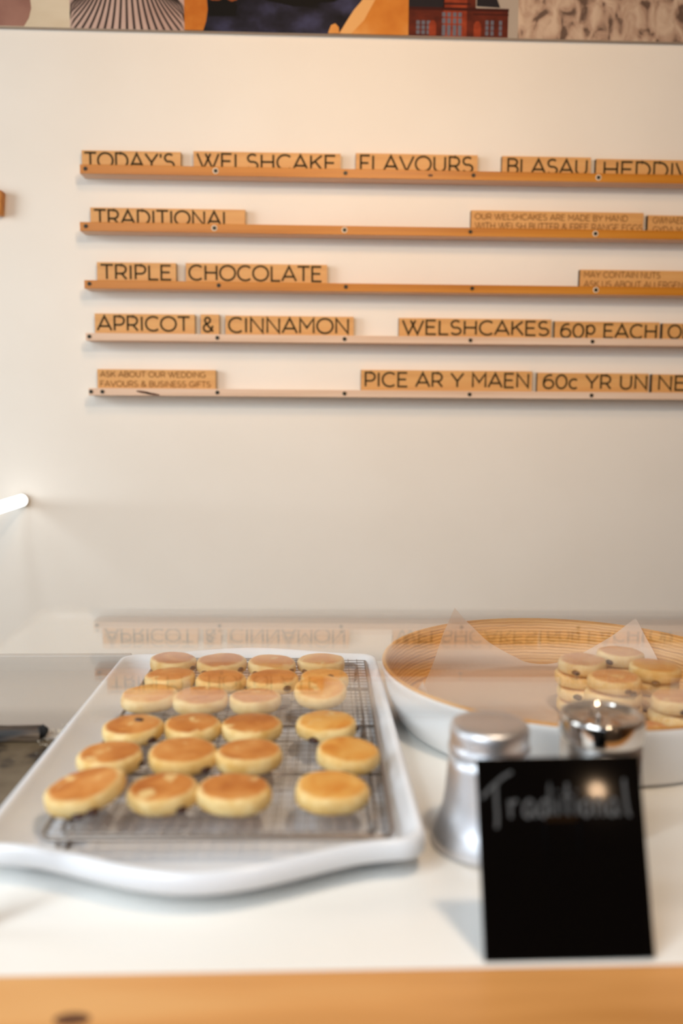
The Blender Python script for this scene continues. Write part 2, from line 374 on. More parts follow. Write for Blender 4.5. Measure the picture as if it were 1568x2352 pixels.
for i in range(-14, 16):                            # dark seams fanning out downwards
    b = 291 + i*17.2; 
    def seam(t): return 291 + i*(17.2 - 6.2*t + 1.2*t*t) - (0 if abs(i) < 3 else (i/abs(i))*(abs(i)-2)**1.7*.9*t)
    Lp = []; Rp = []
    for q in range(9):
        h = q*16; t = q*16/65; x = seam(t); hw = 3.0 - .5*t
        xa, xb = max(160, min(423, x-hw)), max(160, min(423, x+hw))
        Lp.append((xa, h)); Rp.append((xb, h))
    for q in range(8):
        if Rp[q][0] - Lp[q][0] > .3 or Rp[q+1][0] - Lp[q+1][0] > .3:
            try: layer(p, [Lp[q], Rp[q], Rp[q+1], Lp[q+1]], 1, 1)
            except ValueError: pass
obj('photo_print', p, [noise_mat('print_ribbed', [rgb(178, 146, 132), rgb(206, 178, 164)], (9, 9, 9), rough=.65, spec=.15), plain('print_dark_seam', rgb(62, 50, 46), .65, spec=.15)], frieze)
def blob(cx, cy, rx, ry, seed, n=26, lo=0):
    rnd = random.Random(seed); a = [rnd.uniform(.93, 1.07) for _ in range(n)]
    return [(cx + rx*cos(2*pi*k/n)*a[k], max(lo, cy + ry*sin(2*pi*k/n)*a[k])) for k in range(n)]
p = bmesh.new(); layer(p, [(423, 0), (938, 0), (938, HT), (423, HT)], 0, 0)
layer(p, [(423, 1), (466, 1), (473, 20), (477, 45), (474, 75), (460, 110), (423, 140)], 1, 1)
layer(p, [(778, 1), (938, 1), (938, 150), (900, 140), (868, 92), (838, 78), (812, 50), (794, 24)], 1, 1)
layer(p, [(780, 1), (806, 1), (836, 30), (862, 74), (868, 92), (838, 78), (812, 50), (794, 24)], 2, 4)
layer(p, [(753, 1), (779, 1), (778, 14), (770, 22), (760, 18)], 2, 1)
layer(p, [(478, 30), (540, 32), (545, 52), (520, 90), (478, 90)], 1, 2)
layer(p, blob(690, 120, 130, 64, 3), 1, 2)
layer(p, blob(495, 76, 20, 14, 4), 2, 3); layer(p, blob(533, 74, 18, 12, 5), 2, 3)
obj('photo_print', p, [noise_mat('print_dark_slate', [rgb(14, 12, 15), rgb(36, 34, 48), rgb(66, 66, 96)], (12, 12, 18), detail=6, rough=.65, spec=.15, pos=[.35, .52, .74]),
    noise_mat('print_orange_cake', [rgb(180, 94, 26), rgb(206, 128, 50), rgb(220, 154, 82)], (9, 9, 9), rough=.65, spec=.15), plain('print_black_iron', rgb(12, 10, 9), .65, spec=.15), plain('print_brown_crumb', rgb(140, 72, 36), .65, spec=.15), plain('print_pale_crust', rgb(226, 170, 106), .65, spec=.15)], frieze)
p = bmesh.new(); layer(p, [(938, 0), (1190, 0), (1190, HT), (938, HT)], 0, 0)
def R4(x0, x1, h0, h1, k, mi): layer(p, [(x0, h0), (x1, h0), (x1, h1), (x0, h1)], k, mi)
R4(938, 1167, .5, 58, 1, 1)                          # brick body
R4(1018, 1072, .5, 120, 2, 2); R4(1072, 1092, .5, 120, 2, 1)   # tower bay
layer(p, [(938, 60), (1020, 58), (1020, 130), (938, 130)], 2, 3)
layer(p, [(1094, 64), (1148, 62), (1132, 100), (1120, 130), (1094, 130)], 2, 3)
R4(938, 1168, 54, 60, 3, 4); R4(1018, 1080, 66, 70, 3, 4); R4(1086, 1168, 46, 49, 3, 4)
for x in (956, 968, 980):
    for h in (4, 14, 24): R4(x, x+8, h, h+8, 4, 5)
for x in (1015, 1027, 1040, 1052): 
    for h0, h1 in ((2, 24), (27, 38), (41, 50)): R4(x, x+8, h0, h1, 4, 5)
for x in (1115, 1127, 1146):
    for h in (4, 15, 26): R4(x, x+7, h, h+9, 4, 5)
for cx in (993, 1096): layer(p, [(cx-8, .5), (cx+9, .5), (cx+9, 26), (cx+4, 33), (cx-3, 33), (cx-8, 26)], 5, 2)
for x in (1022, 1036, 1048): R4(x, x+7, 78, 96, 4, 5)
obj('photo_print', p, [plain('print_grey_sky', rgb(172, 158, 144), .65, spec=.15), noise_mat('print_dark_brick', [rgb(72, 26, 16), rgb(104, 40, 24)], (30, 30, 60), rough=.65, spec=.15),
    noise_mat('print_red_brick', [rgb(120, 44, 24), rgb(160, 66, 36)], (30, 30, 60), rough=.65, spec=.15), plain('print_slate_roof', rgb(34, 30, 34), .65, spec=.15), plain('print_cornice', rgb(60, 20, 14), .65, spec=.15), plain('print_window_light', rgb(104, 104, 114), .65, spec=.15)], frieze)
p = bmesh.new(); layer(p, [(1190, 0), (2050, 0), (2050, HT), (1190, HT)], 0, 0)
obj('photo_print', p, noise_mat('print_rough_plaster', [rgb(96, 72, 58), rgb(172, 140, 118), rgb(204, 178, 154)], (34, 34, 20), detail=4, rough=.6, pos=[.36, .45, .66], bump=1., distort=.9), frieze)

# ------------------------------------------------------------------ sign rails and word tiles
ROWZ = [ZC + v for v in (.5223, .4002, .2762, .1608, .0387)]
SCREWS = [[(196, 391), (495, 393), (793, 395), (1087, 401), (1374, 408)], [(197, 523), (492, 524), (791, 527), (1080, 531), (1367, 536)],
          [(205, 652), (502, 654), (794, 657), (1084, 663), (1368, 667)], [(205, 772), (499, 774), (791, 777), (1080, 784), (1360, 789)],
          [(209, 902), (235, 903), (499, 903), (791, 902), (1078, 905), (1358, 908)]]
LEFT = [183, 183, 193, 196, 203]
YR = 2.0                                      # front of the rails
RLAB = ['orange stained wooden sign rail, highest of the five, carrying TODAY\'S WELSHCAKE FLAVOURS',
        'orange stained wooden sign rail, second from top, carrying TRADITIONAL', 'orange stained wooden sign rail under TRIPLE CHOCOLATE, middle of the five',
        'pale unstained wooden sign rail under APRICOT & CINNAMON', 'pale unstained wooden sign rail at the bottom, under PICE AR Y MAEN, with dark knot']
TOPZ = []
for r in range(5):
    zc = ROWZ[r]; zt = zc + (.0092 if r < 2 else .0080); zb = zc - .0105
    if r >= 3: zb = zc - .0085
    TOPZ.append(zt)
    wood = M['orange_pine'] if r < 3 else M['pale_pine']
    x0 = on_y(LEFT[r], SCREWS[r][0][1], YR).x
    t = thing('sign_rail', RLAB[r], 'sign rail', (x0, YR, zb), 0, 'wooden sign rails on the menu wall')
    bm = box(0, 1.6, 0, YW-YR-.0004, 0, zt-zb, bev=.0012)
    bm.normal_update()
    for f in bm.faces:
        if f.normal.z < -.8: f.material_index = 1
    obj('batten', bm, [wood, M['pale_pine']], t)
    for (sx, sy) in SCREWS[r]:
        X = on_y(sx, sy, YR).x - x0
        s = bmesh.new()
        res = bmesh.ops.create_cone(s, cap_ends=True, segments=20, radius1=.0047, radius2=.0040, depth=.002, matrix=Matrix.Translation((X, -.0006, zc-zb)) @ Matrix.Rotation(pi/2, 4, 'X'))
        add_box(s, X-.0026, X+.0026, -.0019, -.0016, zc-zb-.0004, zc-zb+.0004)
        so = obj('screw', s, M['screw'], t)
        if (r, sx) in ((0, 495), (0, 1374), (1, 492), (1, 791), (1, 1367), (2, 1368)):
            q = bmesh.new(); bmesh.ops.create_cone(q, cap_ends=True, segments=20, radius1=.0066, radius2=.0064, depth=.0006, matrix=Matrix.Translation((X, -.0002, zc-zb)) @ Matrix.Rotation(pi/2, 4, 'X'))
            obj('countersink', q, M['plug'], t)
    kn = {0: [(988, 403)], 1: [], 4: [(330, 901), (350, 906)]}.get(r, [])
    if kn:
        k = bmesh.new()
        for (kx, ky) in kn:
            c = on_y(kx, ky, YR); lx, lz = c.x - x0, min(max(c.z - zb, .004), zt-zb-.004)
            wx = .006 if r == 0 else .017
            pts = [(lx + wx*cos(2*pi*i/16), -.0003, lz + .0028*sin(2*pi*i/16) - (0 if r == 0 else .15*wx*cos(2*pi*i/16))) for i in range(16)]
            add_poly(k, pts)
        obj('knot', k, M['knot'], t)
YT = YW - .015                                # face of the tiles
TILES = [  # row, tile px x0..x1, top px at its middle, [(text, px x0, px x1, cap top px, cap bottom px)], label
 (0, 187, 415, 347, [("TODAY'S", 192, 404, 350, 389)], "plywood word tile reading TODAY'S"),
 (0, 444, 782, 350, [('WELSHCAKE', 450, 774, 353, 392)], 'plywood word tile reading WELSHCAKE, on the top rail'),
 (0, 817, 1097, 354, [('FLAVOURS', 822, 1089, 357, 396)], 'plywood word tile reading FLAVOURS'),
 (0, 1153, 1357, 360, [('BLASAU', 1160, 1352, 364, 402)], 'plywood word tile reading BLASAU'),
 (0, 1369, 1620, 367, [('HEDDIW', 1380, 1606, 371, 410)], 'plywood word tile reading HEDDIW, cut off by the photo edge'),
 (1, 207, 563, 479, [('TRADITIONAL', 214, 537, 482, 519)], 'plywood word tile reading TRADITIONAL'),
 (1, 1082, 1478, 486, [('OUR WELSHCAKES ARE MADE BY HAND', 1089, 1442, 492, 507), ('WITH WELSH BUTTER & FREE RANGE EGGS', 1089, 1476, 513, 529)], 'plywood tile with two small lines about cakes made by hand'),
 (1, 1488, 1720, 496, [('GWNAED', 1497, 1575, 499, 514), ('GYDA M', 1497, 1566, 520, 536)], 'plywood tile with two small lines starting GWNAED and GYDA'),
 (2, 222, 404, 603, [('TRIPLE', 229, 397, 607, 644)], 'plywood word tile reading TRIPLE'),
 (2, 426, 751, 606, [('CHOCOLATE', 430, 742, 609, 647)], 'plywood word tile reading CHOCOLATE'),
 (2, 1332, 1600, 621, [('MAY CONTAIN NUTS', 1339, 1517, 624, 639), ('ASK US ABOUT ALLERGENS', 1339, 1580, 646, 661)], 'plywood tile with two small lines warning of nuts and allergens'),
 (3, 217, 447, 721, [('APRICOT', 221, 438, 725, 762)], 'plywood word tile reading APRICOT'),
 (3, 460, 503, 722, [('&', 463, 493, 727, 764)], 'small plywood tile bearing only an ampersand'),
 (3, 517, 812, 726, [('CINNAMON', 521, 805, 729, 767)], 'plywood word tile reading CINNAMON'),
 (3, 916, 1266, 732, [('WELSHCAKES', 921, 1263, 735, 771)], 'plywood word tile reading WELSHCAKES, on the fourth rail'),
 (3, 1274, 1515, 739, [('60p EACH', 1283, 1511, 743, 778)], 'plywood price tile reading 60p EACH'),
 (3, 1522, 1640, 743, [('OR', 1530, 1592, 745, 780)], 'plywood word tile starting OR, cut off by the photo edge'),
 (4, 223, 495, 849, [('ASK ABOUT OUR WEDDING', 229, 473, 853, 867), ('FAVOURS & BUSINESS GIFTS', 229, 485, 875, 889)], 'plywood tile with two small lines about wedding favours'),
 (4, 829, 1222, 851, [('PICE AR Y MAEN', 833, 1218, 855, 891)], 'plywood word tile reading PICE AR Y MAEN'),
 (4, 1234, 1490, 857, [('60c YR UN', 1243, 1489, 860, 895)], 'plywood price tile reading 60c YR UN'),
 (4, 1498, 1640, 860, [('NEU', 1506, 1612, 862, 898)], 'plywood word tile starting NE, cut off at the right'),
]
for (r, a, b, top, texts, lab) in TILES:
    mid = (a+b)/2; zb = TOPZ[r] + .0003
    xa, xb = on_y(a, top, YT).x, on_y(b, top, YT).x; zt = on_y(mid, top, YT).z
    t = thing('word_tile', lab, 'word sign', (xa, YT, zb), 0, 'plywood word tiles on the sign rails')
    bm = bmesh.new(); add_box(bm, 0, xb-xa, 0, YW-YT-.0005, 0, zt-zb)
    bm.normal_update()
    for f in bm.faces:
        if abs(f.normal.x) > .5: f.material_index = 1
    obj('panel', bm, [M['ply'], M['burnt']], t)
    le = bmesh.new()
    for (s, ta, tb, c0, c1) in texts:
        tm = (ta+tb)/2
        zcap, zfoot = on_y(tm, c0, YT).z, on_y(tm, c1, YT).z
        wd = .0045 if c1-c0 > 25 else .0019
        add_text(le, s, on_y(ta, c1, YT).x - xa + wd/2, on_y(tb, c1, YT).x - xa - wd/2, zfoot - zb + wd/2, zcap - zfoot - wd, lambda x, z: (x, -.0004, z), wd)
    obj('lettering', le, M['letter'] if texts[0][4]-texts[0][3] > 25 else M['letter_thin'], t)
# piece of another sign at the far left
q = on_y(3, 465, YR+.02); b = bmesh.new(); add_box(b, -.16, 0, 0, YW-YR-.02, -.027, .027, bev=.004)
o = tag(obj('wooden_block', b, M['orange_pine'], loc=(q.x, YR+.02, q.z)), 'brown wooden block on the wall, barely in view at the left edge', 'wooden block')
o.rotation_euler = (0, radians(5), 0)
# glowing rod added to imitate a reflected white streak at the left
tl = thing('reflection_streak', 'added glowing white rod imitating a reflection streak at the left edge', 'reflection streak', (0, 0, 0))
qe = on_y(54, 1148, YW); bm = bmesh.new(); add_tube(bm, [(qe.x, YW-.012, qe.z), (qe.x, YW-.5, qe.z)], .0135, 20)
em = bpy.data.materials.new('glowing_streak'); em.use_nodes = True; pb = em.node_tree.nodes['Principled BSDF']
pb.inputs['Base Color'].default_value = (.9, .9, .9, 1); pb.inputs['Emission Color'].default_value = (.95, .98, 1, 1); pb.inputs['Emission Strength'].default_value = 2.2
obj('glow_rod', bm, em, tl)
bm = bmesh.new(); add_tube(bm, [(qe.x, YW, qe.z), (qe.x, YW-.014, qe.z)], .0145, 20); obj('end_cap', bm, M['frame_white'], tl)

# ------------------------------------------------------------------ counter
CT = .900
ye = on_z(784, 2226, CT).y; print('edge Y', on_z(0, 2245, CT).y, ye, on_z(1568, 2212, CT).y)
ct = thing('shop_counter', 'white topped shop counter with a pale wooden front edge', 'counter', (0, 0, 0))
obj('worktop', box(-1.3, 1.3, ye, 1.25, CT-.03, CT, bev=.001), M['white_top'], ct)
obj('wooden_edge', box(-1.3, 1.3, ye-.085, ye-.0005, CT-.04, CT+.001, bev=.003), M['edge_wood'], ct)
bm = bmesh.new(); kq = on_z(165, 2342, CT+.001)
add_poly(bm, [(kq.x + .011*cos(2*pi*i/18), kq.y + .006*sin(2*pi*i/18), CT+.0013) for i in range(18)]); obj('knot', bm, M['knot'], ct)
obj('base', box(-1.28, 1.28, ye-.04, 1.22, 0, CT-.041), M['frame_white'], ct)

# ------------------------------------------------------------------ griddle at the left
gx1 = on_z(20, 1987, CT).x; gy0 = on_z(20, 1987, CT).y
print('griddle', gx1, gy0, on_z(100, 1570, CT+.03).y, on_z(100, 1590, CT+.012).y)
gr = thing('griddle', 'dark seasoned griddle plate with burnt patches, left of the white tray', 'griddle', (0, 0, CT+.0004))
gyb = 1.165
obj('hot_plate', box(-.95, gx1, gy0, gyb, 0, .011, bev=.002), M['griddle'], gr)
obj('back_upstand', box(-.95, gx1+.0, gyb+.0005, gyb+.012, 0, .034, bev=.002), M['grey_enamel'], gr)
br = thing('burnt_scraper', 'blackened iron bar lying across the griddle, burnt at its end', 'iron bar', (0, 0, 0))
e0 = on_z(98, 1687, CT+.0155)
obj('steel_shelf', box(-.95, gx1, e0.y-.004, gyb, .0112, .0125, bev=.0004), M['grey_enamel'], gr)
bm = bmesh.new()
prof = [(-.013, 0), (-.0125, .006), (-.008, .0105), (.003, .0115), (.009, .009), (.013, .004), (.013, 0)]
rnd = random.Random(2); rings = []
for i in range(25):
    x = e0.x - .45 + .45*i/24
    rings.append([bm.verts.new((x, e0.y + a*(1 + rnd.uniform(-.05, .05)), CT + .0131 + c*(1 + rnd.uniform(-.08, .08)))) for a, c in prof])
for i in range(24):
    for k in range(len(prof)-1): bm.faces.new((rings[i][k], rings[i+1][k], rings[i+1][k+1], rings[i][k+1]))
bm.faces.new(rings[0]); bm.faces.new(rings[-1][::-1]); bmesh.ops.recalc_face_normals(bm, faces=bm.faces)
obj('bar', bm, M['burnt_bar'], br)
bm = bmesh.new(); bmesh.ops.create_icosphere(bm, subdivisions=3, radius=.0068)
for v in bm.verts: v.co = Vector((v.co.x*.8, v.co.y*1.1, v.co.z*1.0))*(1 + .12*sin(v.co.x*900 + v.co.y*700))
obj('charred_end', bm, M['void_black'], br, loc=(e0.x+.001, e0.y-.003, CT+.0131+.0072))
bm = bmesh.new(); rnd = random.Random(8)
for i in range(90):
    px, py = rnd.gauss(125, 22), rnd.gauss(1688, 9)
    if rnd.random() < .25: px, py = rnd.uniform(80, 170), rnd.uniform(1655, 1760)
    c = on_z(px, py, CT+.013); s = rnd.uniform(.0003, .0009)
    if c.x > gx1-.006: continue
    bmesh.ops.create_icosphere(bm, subdivisions=1, radius=s, matrix=Matrix.Translation((c.x, c.y, CT+.0129+s*.7)))
tag(obj('flour_specks', bm, M['flour']), 'scattered flour specks on the griddle beside the tray', 'flour', kind='stuff')

# ------------------------------------------------------------------ white tray
RZ = CT + .034
c_fl, c_fr, c_nl, c_nr = on_z(287, 1497, RZ), on_z(862, 1503, RZ), on_z(-70, 1938, RZ), on_z(985, 1936, RZ)
print('tray', c_fl, c_fr, c_nl, c_nr)
def outline(inset, bow_far, bow_near, n=40, rad=.022):
    """closed plan outline; ends swell outwards in a soft wave"""
    xl0, xl1 = c_nl.x + inset, c_fl.x + inset; xr0, xr1 = c_nr.x - inset, c_fr.x - inset
    yn, yf = (c_nl.y + c_nr.y)/2 + inset, (c_fl.y + c_fr.y)/2 - inset
    pts = []
    rr = rad
    def hump(t): return .5 - .5*cos(2*pi*t)
    for i in range(n+1):                             # near end, left to right
        t = i/n; x = xl0 + rr + (xr0 - xl0 - 2*rr)*t; pts.append((x, yn - bow_near*hump(t)**.9))
    for i in range(1, 7): a = -pi/2 + pi/2*i/6; pts.append((xr0 - rr + rr*cos(a), yn + rr + rr*sin(a)))
    for i in range(1, 12): t = i/12; pts.append((xr0 + (xr1-xr0)*t, yn + rr + (yf - yn - 2*rr)*t))
    for i in range(0, 7): a = pi/2*i/6; pts.append((xr1 - rr + rr*cos(a), yf - rr + rr*sin(a)))
    for i in range(1, n+1):
        t = i/n; x = xr1 - rr + (xl1 - xr1 + 2*rr)*t; pts.append((x, yf + bow_far*hump(t)**.9))
    for i in range(1, 7): a = pi/2 + pi/2*i/6; pts.append((xl1 + rr + rr*cos(a), yf - rr + rr*sin(a)))
    for i in range(1, 12): t = i/12; pts.append((xl1 + (xl0-xl1)*t, yf - rr + (yn - yf + 2*rr)*t))
    for i in range(0, 6): a = pi + pi/2*i/6; pts.append((xl0 + rr + rr*cos(a), yn + rr + rr*sin(a)))
    return pts
TR = [(.030, .0015, .018, .034), (.024, .0015, .022, .036), (.003, .0165, .030, .044), (.0, .0180, .032, .046), (-.0005, .0275, .032, .046),
      (.0005, .033, .032, .046), (.003, .034, .031, .045), (.006, .033, .030, .044), (.0085, .030, .029, .042), (.028, .008, .022, .034), (.038, .0055, .016, .028)]
bm = bmesh.new(); rings = []
for ins, z, bf, bn in TR:
    rings.append([bm.verts.new((x, y, CT + z)) for x, y in outline(ins, bf, bn)])
N = len(rings[0])
for i in range(len(rings)-1):
    for k in range(N):
        f = bm.faces.new((rings[i][k], rings[i][(k+1) % N], rings[i+1][(k+1) % N], rings[i+1][k])); f.smooth = True
bm.faces.new(rings[0][::-1]); bm.faces.new(rings[-1])
tag(obj('serving_tray', bm, M['tray']), 'large white tray with flared sides and bowed ends, under the wire rack', 'tray')

# ------------------------------------------------------------------ wire cooling rack
KZ = CT + .030
k_fl, k_fr, k_nl, k_nr = on_z(366, 1509, KZ), on_z(836, 1509, KZ), on_z(86, 1918, KZ), on_z(907, 1914, KZ)
print('rack', k_fl, k_fr, k_nl, k_nr)
cx, cy = (k_fl.x+k_fr.x+k_nl.x+k_nr.x)/4, (k_fl.y+k_fr.y+k_nl.y+k_nr.y)/4
W2 = (k_fr.x-k_fl.x + k_nr.x-k_nl.x)/4; L2 = (k_fl.y+k_fr.y-k_nl.y-k_nr.y)/4
rk = thing('cooling_rack', 'wire cooling rack full of griddle cakes, standing in the white tray', 'cooling rack', (cx, cy, KZ), math.atan2(-(k_fl.x+k_fr.x-k_nl.x-k_nr.x), k_fl.y+k_fr.y-k_nl.y-k_nr.y))
def rrect(w, l, r, z, n=6):
    P = []
    for (sx, sy, a0) in ((1, -1, -90), (1, 1, 0), (-1, 1, 90), (-1, -1, 180)):
        for i in range(n+1):
            a = radians(a0 + 90*i/n); P.append((sx*(w-r) + r*cos(a), sy*(l-r) + r*sin(a), z))
    return P
bm = bmesh.new(); add_tube(bm, rrect(W2, L2, .012, -.0035), .0022, 8, True); obj('rim', bm, M['wire'], rk)
bm = bmesh.new(); add_tube(bm, rrect(W2-.012, L2-.012, .012, -.006), .0016, 8, True); obj('inner_rim', bm, M['wire'], rk)
bm = bmesh.new()
nx, ny = int(2*W2/.0115), int(2*L2/.0115)
for i in range(1, nx): x = -W2 + 2*W2*i/nx; add_tube(bm, [(x, -L2+.001, -.0024), (x, L2-.001, -.0024)], .0005, 5)
for i in range(1, ny): y = -L2 + 2*L2*i/ny; add_tube(bm, [(-W2+.001, y, -.0012), (W2-.001, y, -.0012)], .0005, 5)
for y in (-L2*.5, 0, L2*.5): add_tube(bm, [(-W2, y, -.0045), (W2, y, -.0045)], .0017, 6)
obj('wire_grid', bm, M['wire'], rk)
for sx in (-1, 1):
    for sy in (-.96, 0, .96):
        bm = bmesh.new(); x = sx*(W2-.014); y = sy*(L2-.012); zf_ = -(KZ - CT) + .0055 + .0017
        add_tube(bm, [(x, y-.020, -.005), (x, y-.018, zf_+.006), (x, y-.013, zf_), (x, y+.013, zf_), (x, y+.018, zf_+.006), (x, y+.020, -.005)], .0017, 7)
        obj('foot', bm, M['wire'], rk)

# ------------------------------------------------------------------ griddle cakes
def cake_mesh(seed, r, h):
    rnd = random.Random(seed); bm = bmesh.new(); n = 44
    ph = [rnd.uniform(0, 6.28) for _ in range(4)]; am = [rnd.uniform(.015, .048), rnd.uniform(.012, .034), rnd.uniform(.004, .014)]
    def rad(a): return 1 + am[0]*sin(2*a + ph[0]) + am[1]*sin(3*a + ph[1]) + am[2]*sin(7*a + ph[2])
    prof = [(.0, .00), (.5, .0), (.84, .01), (.93, .06), (.985, .22), (1.0, .48), (.99, .74), (.955, .91), (.90, .985), (.80, 1.01), (.5, 1.03), (.0, 1.035)]
    rings = []
    for (q, z) in prof:
        if q == 0: rings.append([bm.verts.new((0, 0, z*h))]); continue
        ring = []
        for k in range(n):
            a = 2*pi*k/n; s = q*r*rad(a); wob = .06*h*sin(a + ph[3])*q if z > .5 else 0
            dent = -.05*h*max(0, sin(3*a + ph[1]))*q if z > .9 else 0
            ring.append(bm.verts.new((s*cos(a), s*sin(a), z*h + wob + dent + rnd.uniform(-.012, .012)*h)))
        rings.append(ring)
    for k in range(n): bm.faces.new((rings[0][0], rings[1][(k+1) % n], rings[1][k])); bm.faces.new((rings[-1][0], rings[-2][k], rings[-2][(k+1) % n]))
    for i in range(1, len(rings)-2):
        for k in range(n): bm.faces.new((rings[i][k], rings[i][(k+1) % n], rings[i+1][(k+1) % n], rings[i+1][k]))
    for f in bm.faces: f.smooth = True
    return bm
R0, H0 = .030, .0155
def proto(seed, m):
    bm = cake_mesh(seed, R0, H0); me = bpy.data.meshes.new('griddle_cake'); bm.to_mesh(me); bm.free(); me.materials.append(m); return me
PRO = {'cake': [proto(s, M['cake']) for s in range(6)], 'cake_gold': [proto(s+20, M['cake_gold']) for s in range(3)], 'cake_sugar': [proto(s+40, M['cake_sugar']) for s in range(6)]}
bm = bmesh.new(); bmesh.ops.create_icosphere(bm, subdivisions=2, radius=.0042)
for v in bm.verts: v.co *= 1 + .12*sin(v.co.x*1500)*cos(v.co.z*1300 + v.co.y*900)
RM = bpy.data.meshes.new('raisin'); bm.to_mesh(RM); bm.free(); RM.materials.append(M['raisin'])
for p_ in RM.polygons: p_.use_smooth = True
crnd = random.Random(11)
def cake(kind, x, y, z, r, label, group, rot=None, raisins=(), tilt=(0, 0), h=H0):
    me = PRO[kind][crnd.randrange(len(PRO[kind]))]
    o = bpy.data.objects.new('griddle_cake', me); COL.objects.link(o)
    o.location = (x, y, z); o.scale = (r/R0, r/R0, h/H0)
    rz = crnd.uniform(0, 6.28) if rot is None else rot
    o.rotation_euler = (tilt[0], tilt[1], rz)
    if tilt != (0, 0): o.rotation_mode = 'XYZ'; o.rotation_euler = (Matrix.Rotation(tilt[0], 3, 'X') @ Matrix.Rotation(tilt[1], 3, 'Y') @ Matrix.Rotation(rz, 3, 'Z')).to_euler()
    tag(o, label, 'cake', group)
    for (a, zz, q) in raisins:                       # angle seen from above, 270 degrees faces the shop
        ra = bpy.data.objects.new('raisin', RM); COL.objects.link(ra); ra.parent = o
        ang = radians(a) - rz
        ra.location = (q*R0*cos(ang), q*R0*sin(ang), zz*H0); ra.scale = (1.25, .9, .8); ra.rotation_euler = (0, 0, ang + pi/2)
    return o
ORD = ['back', 'second', 'third', 'fourth', 'fifth', 'front']; CO = ['far left', 'inner left', 'inner right', 'far right']
LOOK = [
 ['pale smooth face', 'pale oval patch', 'small dark fleck on its face', 'plain smooth face'],
 ['deep brown face', 'deep brown face', 'pale spots', 'raisin showing in its golden face'],
 ['pale tan face', 'tan face', 'tan face', 'pale golden face'],
 ['pale hole in its face', 'evenly browned face', 'deep golden face', 'raisin in its front edge'],
 ['pale patch in its face', 'two pale spots', 'notch of pale dough in front', 'golden yellow face overhanging the rack edge'],
 ['tilted up at its right', 'raisin at its lower right', 'pale mark near its front', 'golden yellow face'],
]
CK = [
 [(398, 1514, 107, 'cake'), (508, 1518, 113, 'cake'), (625, 1521, 112, 'cake_gold'), (738, 1516, 110, 'cake_gold')],
 [(391, 1551, 117, 'cake'), (507, 1557, 116, 'cake'), (626, 1557, 121, 'cake'), (744, 1553, 114, 'cake_gold')],
 [(343, 1594, 130, 'cake_gold'), (461, 1599, 128, 'cake'), (585, 1600, 120, 'cake'), (735, 1588, 122, 'cake_gold')],
 [(305, 1670, 138, 'cake'), (441, 1666, 131, 'cake'), (578, 1666, 142, 'cake'), (750, 1661, 140, 'cake_gold')],
 [(253, 1733, 150, 'cake'), (420, 1728, 160, 'cake'), (572, 1728, 154, 'cake'), (799, 1730, 150, 'cake_gold')],
 [(200, 1818, 182, 'cake'), (373, 1812, 162, 'cake'), (538, 1812, 172, 'cake'), (762, 1808, 174, 'cake_gold')],
]
RAI = {(0, 0): [(330, .35, .98)], (0, 1): [(235, .3, .98), (325, .45, .98)], (0, 2): [(232, .35, .98), (322, .5, .96)], (0, 3): [(228, .3, .98)], (1, 2): [(305, .55, .98)], (1, 3): [(300, 1.0, .45)],
       (3, 0): [(318, .35, .98), (60, 1.0, .3)], (3, 3): [(243, .25, .97), (350, .5, .97)], (4, 0): [(345, .4, .98)], (4, 1): [(318, .25, .96)], (5, 0): [(272, .2, .98), (292, .2, .98)], (5, 1): [(310, .25, .98)], (4, 3): [(262, .2, .98)]}
TZ = KZ + H0
for i in range(6):
    for j in range(4):
        px, py, wpx, kind = CK[i][j]
        py -= (5 if i < 3 else 9); q = on_z(px, py, TZ); depth = (q - CAM).dot(FWD); r = min(max(wpx*depth/F/2, .0275), .0335)
        tilt, dz = (0, 0), 0
        if (i, j) == (5, 0): tilt = (radians(4), radians(-11)); dz = r*sin(radians(11)) - .0012
        if (i, j) == (2, 3): tilt = (radians(9), 0); dz = r*sin(radians(9))
        if (i, j) == (4, 3): tilt = (0, radians(3)); dz = r*sin(radians(3))
        cake(kind, q.x, q.y, KZ - .0004 + dz, r, 'rack cake, %s; %s of the %s row' % (LOOK[i][j], CO[j], ORD[i]), 'griddle cakes on the wire rack', raisins=RAI.get((i, j), ()), tilt=tilt)

# ------------------------------------------------------------------ bamboo bowl, paper and its cakes
BX, BY, BRIM, BBASE, BH = .313, 1.010, .2245, .207, .067
bw = thing('bamboo_bowl', 'wide round bamboo bowl lacquered white outside, lined with baking paper', 'bowl', (BX, BY, CT+.0004))
obj('white_outside', lathe([(BBASE-.012, .0), (BBASE-.004, .0012), (BBASE, .006), (BBASE+.010, .034), (BRIM-.002, .058), (BRIM, .0655), (BRIM-.0006, .0662), (BRIM-.006, .064), (BBASE+.006, .034), (BBASE-.002, .006), (BBASE-.012, .003)], n=128), M['white_lacquer'], bw)
obj('bamboo_inside', lathe([(BBASE-.012, .0046), (BBASE-.004, .009), (BBASE+.002, .034), (BRIM-.0082, .060), (BRIM-.0074, .0668), (BRIM-.0040, .0685), (BRIM-.0012, .0678), (BRIM-.0005, .0664)], n=128, cap1=False), M['bamboo'], bw)
RF = BBASE - .016; ZF = .0056
def drape(x, y):
    r = math.hypot(x, y); a = math.atan2(y, x)
    if r <= RF: rr, z = r, ZF
    else:
        s = r - RF
        t = min(s/.012, 1); rr = RF + s*(1 - .72*t); z = ZF + s*.95*t
        if z > .06: rr -= (z - .06)*.15
    return (rr*cos(a), rr*sin(a), z + .0006*sin(r*160 + 3*a) + .0006)
cor = [(.282, 120.5), (.272, 48), (.262, -42), (.262, 206)]
P4 = [Vector((r*cos(radians(a)), r*sin(radians(a)))) for r, a in cor]
bm = bmesh.new(); n = 44; g = []
